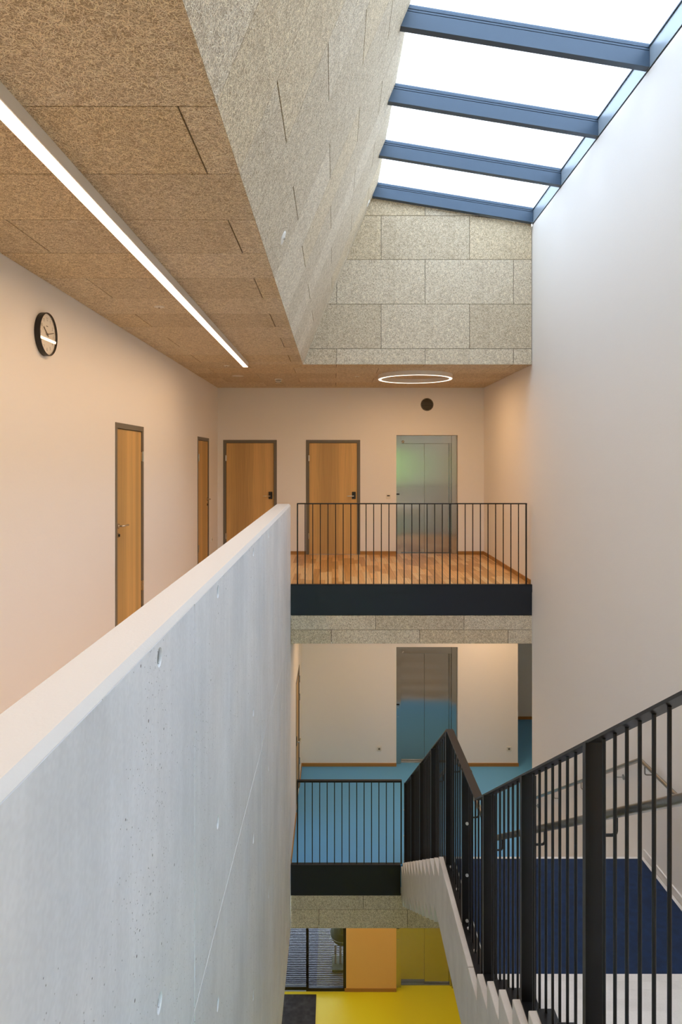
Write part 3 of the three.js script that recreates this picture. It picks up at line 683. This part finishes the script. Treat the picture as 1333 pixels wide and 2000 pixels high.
// ---- handrails
const nosing = (d, x) => d < DA + 0.28 ? Math.min(-1.69, LAND + Math.max(0, (DA + 0.28 - d)) * SA) : d > DBB - 0.06 ? Math.max(-5.49, LAND - (d - DBB + 0.06) * SB) : LAND;
{
  const h = group('handrail', 'steel tube handrail bracketed to the inside of the stair railing', 'handrail', { group: 'stair handrails' });
  const x = RX + 0.085, H = 0.87, pt = (d) => V(x, nosing(d) + H, d);
  mesh('tube', pipe([pt(0.9), pt(1.75), pt(DA + 0.28), pt(DBB - 0.06), pt(9.2)], 0.0172, 0.06, 14), M.tube, h);
  for (const d of [1.72, 2.60, 3.485, 4.37, 5.10, 5.845, 6.74, 7.63, 8.5]) mesh('bracket', pipe([V(RX + 0.0378, nosing(d) + H - 0.085, d), V(x, nosing(d) + H - 0.085, d), V(x, nosing(d) + H - 0.012, d)], 0.0062, 0.02, 8), M.rail, h);
  settle(h);
  const q = group('handrail', 'steel tube handrail fixed to the tall white wall beside the stair', 'handrail', { group: 'stair handrails' });
  const x2 = XR - 0.075, p2 = (d) => V(x2, nosing(d) + 0.87, d);
  mesh('tube', pipe([p2(0.9), p2(1.75), p2(DA + 0.28), p2(5.89), p2(9.25)], 0.0172, 0.05, 14), M.tube, q);
  for (const d of [1.5, 2.7, 3.9, 5.0, 5.8, 6.4, 7.3, 8.2, 9.1]) {
    const b = mesh('bracket', pipe([V(XR - 0.004, nosing(d) + 0.78, d), V(x2, nosing(d) + 0.78, d), V(x2, nosing(d) + 0.858, d)], 0.006, 0.02, 8), M.tube, q);
    const c = new THREE.CylinderGeometry(0.024, 0.024, 0.006, 18); c.rotateZ(Math.PI / 2); c.translate(XR - 0.004, EYE + nosing(d) + 0.78, -d); mesh('wall_plate', c, M.tube, b);
  }
  settle(q);
}

// ================================================================ lamps
const area = (w, l, x, y, d, intensity, turn = 0) => {
  const a = new THREE.RectAreaLight(WARM, intensity, w, l);
  a.position.set(x, y, -d); a.rotation.set(-Math.PI / 2, 0, turn); a.name = 'lamp'; scene.add(a);
};
function linearLamp(label, x, y0, ceil, d0, d1, k = 1) {
  const g = group('ceiling_light', label, 'lamp');
  mesh('housing', box(x - 0.0375, x + 0.0375, y0 + 0.003, ceil, d0, d1, 0.002), M.lampBody, g);
  mesh('diffuser', box(x - 0.031, x + 0.031, y0, y0 + 0.006, d0 + 0.006, d1 - 0.004), M.glow, g);
  settle(g);
  area(0.058, d1 - d0 - 0.02, x, y0 - 0.003, (d0 + d1) / 2, LED * k);
}
linearLamp('long glowing linear lamp under the brown corridor ceiling', -1.183, EYE + 1.237, CEIL, -1.5, 9.19);
linearLamp('added unseen linear fill lamp under the near end of the top floor, over the middle storey', 0.6, L3 - 0.413, L3 - 0.35, -3.6, 0.3, 0.6);  // out of view, added to brighten the stair and the landing edge
function ringLamp(x, y, d, label, k = 1) {
  const g = group('ring_light', label, 'lamp', { group: 'ring lamps of the landings' });
  const pr = [[0.511, 0.003], [0.567, 0.003], [0.567, 0.065], [0.511, 0.065], [0.511, 0.003]].map((p) => new THREE.Vector2(...p));
  mesh('housing', new THREE.LatheGeometry(pr, 72).toNonIndexed(), M.lampBody, g).geometry.computeVertexNormals();
  const q = [[0.521, 0.005], [0.521, 0], [0.558, 0], [0.558, 0.005]].map((p) => new THREE.Vector2(...p));
  mesh('diffuser', new THREE.LatheGeometry(q, 72).toNonIndexed(), M.glow, g).geometry.computeVertexNormals();
  g.position.set(x, y - 0.066, -d);
  for (let i = 0; i < 12; i++) { const a = i / 12 * Math.PI * 2; area(0.05, 0.27, x + 0.539 * Math.cos(a), y - 0.069, d - 0.539 * Math.sin(a), LED * k, a); }
}
ringLamp(1.23, CEIL, 10.55, 'flat glowing ring lamp on the ceiling of the top landing', 1.55);
ringLamp(2.75, L3 - 0.79, 11.2, 'added unseen ring lamp on the ceiling above the blue-floored landing near the recess', 1.6);  // out of view, added where this storey's rear wall is brightest
ringLamp(0.55, L3 - 0.79, 10.7, 'added unseen ring fill lamp on the ceiling above the blue-floored landing near the side door', 0.95);  // second lamp out of view, added as fill for the darker left side
ringLamp(0.35, L2 - 0.84, 11.65, 'added unseen ring fill lamp on the ceiling of the ground floor', 1.8);  // out of view, added to lift the wall and floor below

// ================================================================ small fittings
function lathe(pts, seg = 28) { const g = new THREE.LatheGeometry(pts.map((p) => new THREE.Vector2(...p)), seg).toNonIndexed(); g.computeVertexNormals(); return g; }
function clock() {
  const g = group('wall_clock', 'round black rimmed clock with a pale face on the corridor wall', 'clock');
  const R = 0.155;
  const rim = lathe([[R - 0.012, 0], [R, 0], [R, 0.038], [R - 0.003, 0.041], [R - 0.007, 0.041], [R - 0.009, 0.037], [R - 0.009, 0.004]], 56); rim.rotateX(Math.PI / 2);
  mesh('rim', rim, M.dark, g);
  const c = canvas(512, 512), k = c.getContext('2d');
  k.fillStyle = '#f0ede4'; k.fillRect(0, 0, 512, 512); k.fillStyle = '#1b1815'; k.font = '54px sans-serif'; k.textAlign = 'center'; k.textBaseline = 'middle';
  for (let i = 1; i <= 12; i++) { const a = i / 12 * Math.PI * 2; k.fillText(String(i), 256 + Math.sin(a) * 190, 256 - Math.cos(a) * 190); }
  for (let i = 0; i < 60; i++) { const a = i / 60 * Math.PI * 2; k.lineWidth = i % 5 ? 2 : 4; k.strokeStyle = '#3a352e'; k.beginPath(); k.moveTo(256 + Math.sin(a) * 236, 256 - Math.cos(a) * 236); k.lineTo(256 + Math.sin(a) * 247, 256 - Math.cos(a) * 247); k.stroke(); }
  k.fillRect(226, 150, 60, 9);
  const t = new THREE.CanvasTexture(c); t.colorSpace = THREE.SRGBColorSpace;
  const f = new THREE.CircleGeometry(R - 0.0085, 56); f.translate(0, 0, 0.026);
  mesh('dial', f, std({ map: t, roughness: 0.6 }), g);
  const hand = (len, w, ang, z, name) => { const q = new THREE.BoxGeometry(w, len, 0.002); q.translate(0, len / 2 - 0.022, z); q.rotateZ(-ang * Math.PI / 180); mesh(name, q, M.dark, g); };
  hand(0.098, 0.0085, 306, 0.029, 'hour_hand'); hand(0.128, 0.006, 76, 0.032, 'minute_hand');
  const hub = new THREE.CylinderGeometry(0.007, 0.007, 0.008, 16); hub.rotateX(Math.PI / 2); hub.translate(0, 0, 0.03); mesh('hub', hub, M.dark, g);
  const gl = new THREE.CircleGeometry(R - 0.0088, 48); gl.translate(0, 0, 0.0365); mesh('glass', gl, M.glass, g);
  g.position.set(XL + 0.001, EYE + 0.907, -4.98); g.rotation.y = Math.PI / 2;
}
clock();
function disc(name, label, category, r, t, at, extra = {}, up = null) {   // small round plate under a ceiling, or out of a leaning wall
  const g = group(name, label, category, extra);
  mesh('plate', lathe([[0, -t], [r * 0.8, -t], [r, -t * 0.4], [r, 0]]), M.plastic, g);
  mesh('centre', lathe([[0, -t - 0.012], [r * 0.16, -t - 0.01], [r * 0.16, -t]], 16), M.chrome, g);
  g.position.copy(at);
  if (up) g.quaternion.setFromUnitVectors(new THREE.Vector3(0, 1, 0), up);
}
const sp = { group: 'sprinkler heads' };
disc('sprinkler', 'white sprinkler plate on the brown ceiling left of the linear lamp', 'sprinkler', 0.044, 0.006, V(-1.486, 1.3, 5.85), sp);
disc('sprinkler', 'white sprinkler plate on the brown ceiling at the end of the linear lamp', 'sprinkler', 0.042, 0.006, V(-1.483, 1.3, 9.49), sp);
disc('sprinkler', 'white sprinkler plate on the brown ceiling before the ring lamp', 'sprinkler', 0.04, 0.006, V(0.35, 1.3, 10.7), sp);
disc('sprinkler', 'white sprinkler plate on the lower part of the leaning pale boards', 'sprinkler', 0.05, 0.008, leanAt(0.207, 4.64, 0), sp, OUT);
disc('sprinkler', 'white sprinkler plate high on the leaning boards near the last bar', 'sprinkler', 0.05, 0.008, leanAt(2.28, 9.16, 0), sp, OUT);
{ const g = group('ceiling_speaker', 'flat white round speaker plate on the ceiling near the rear wall', 'speaker');
  mesh('plate', lathe([[0, -0.004], [0.075, -0.004], [0.09, -0.002], [0.09, 0]], 36), M.plastic, g);
  mesh('ring', lathe([[0.08, -0.006], [0.086, -0.006], [0.088, -0.003]], 36), M.plastic, g);
  g.position.copy(V(-1.49, 1.3, 10.64)); }
{ const g = group('smoke_detector', 'white smoke detector under the brown ceiling before the rear wall', 'detector');
  mesh('base', lathe([[0, -0.02], [0.054, -0.02], [0.06, -0.012], [0.06, 0]]), M.plastic, g);
  mesh('sensor_gap', lathe([[0.04, -0.032], [0.042, -0.02]]), M.dark, g);
  mesh('cap', lathe([[0, -0.062], [0.034, -0.062], [0.047, -0.05], [0.052, -0.032], [0, -0.031]]), M.plastic, g);
  mesh('slot', lathe([[0.0425, -0.056], [0.0478, -0.0505], [0.0478, -0.049]]), M.dark, g);
  g.position.copy(V(-0.9, 1.3, 11.05)); }
{ // round air vent
  const g = group('air_vent', 'round dark louvred air vent high on the rear wall above the lift', 'vent');
  const at = V(1.66, 1.0, DB);
  const ring = lathe([[0.098, 0], [0.115, 0], [0.113, 0.012], [0.102, 0.018], [0.098, 0.012]], 48); ring.rotateX(Math.PI / 2); mesh('ring', ring, M.doorFrame, g);
  const back = new THREE.CircleGeometry(0.099, 40); back.translate(0, 0, 0.002); mesh('backing', back, M.gasket, g);
  for (let k = -3; k <= 3; k++) { const y = k * 0.026, w = 2 * Math.sqrt(0.098 ** 2 - y * y) - 0.004; const q = new THREE.BoxGeometry(w, 0.016, 0.003); q.rotateX(0.7); q.translate(0, y, 0.009); mesh('louvre', q, M.doorFrame, g); }
  g.position.copy(at);
}
function plate(name, label, category, x, y, d, turn, kind, extra = {}) {     // switch or socket plates
  const g = group(name, label, category, extra);
  const p = new RoundedBoxGeometry(0.081, 0.081, 0.011, 2, 0.004); p.translate(0, 0.0405, 0.0055); mesh('cover', p, M.plastic, g);
  if (kind === 'socket') {
    const ring = lathe([[0.019, 0.0112], [0.022, 0.0125], [0.025, 0.0112]], 28); ring.rotateX(Math.PI / 2); ring.translate(0, 0.0405, 0); mesh('rim', ring, M.plastic, g);
    const well = new THREE.CircleGeometry(0.0195, 28); well.translate(0, 0.0405, 0.0118); mesh('well', well, M.doorFrame, g);
    for (const s of [-1, 1]) { const h = new THREE.CircleGeometry(0.0036, 12); h.translate(s * 0.0095, 0.0405, 0.0122); mesh('pin_hole', h, M.dark, g); }
  } else { const q = new THREE.BoxGeometry(0.05, 0.018, 0.004); q.translate(0, 0.055, 0.0115); mesh('reader_window', q, M.dark, g); }
  g.position.set(x, y, -d); g.rotation.y = turn;
}
plate('card_reader', 'small white card reader between oak door and top lift', 'reader', 0.965, L3 + 1.0, DB, 0, 'reader');
plate('wall_socket', 'white wall socket low on the wall between side door and middle lift', 'socket', 0.80, L2 + 0.275, DB, 0, 'socket', { group: 'wall sockets' });
plate('wall_socket', 'white wall socket low on the wall between middle lift and recess', 'socket', 3.13, L2 + 0.275, DB, 0, 'socket', { group: 'wall sockets' });
plate('wall_socket', 'white wall socket on the corridor wall beside the far dark oak door', 'socket', XL, L3 + 0.3, 11.78, Math.PI / 2, 'socket', { group: 'wall sockets' });

for (const o of scene.children) if (o.isGroup && o.userData.kind === 'structure' && o.position.lengthSq() === 0) settle(o);
renderer.render(scene, camera);
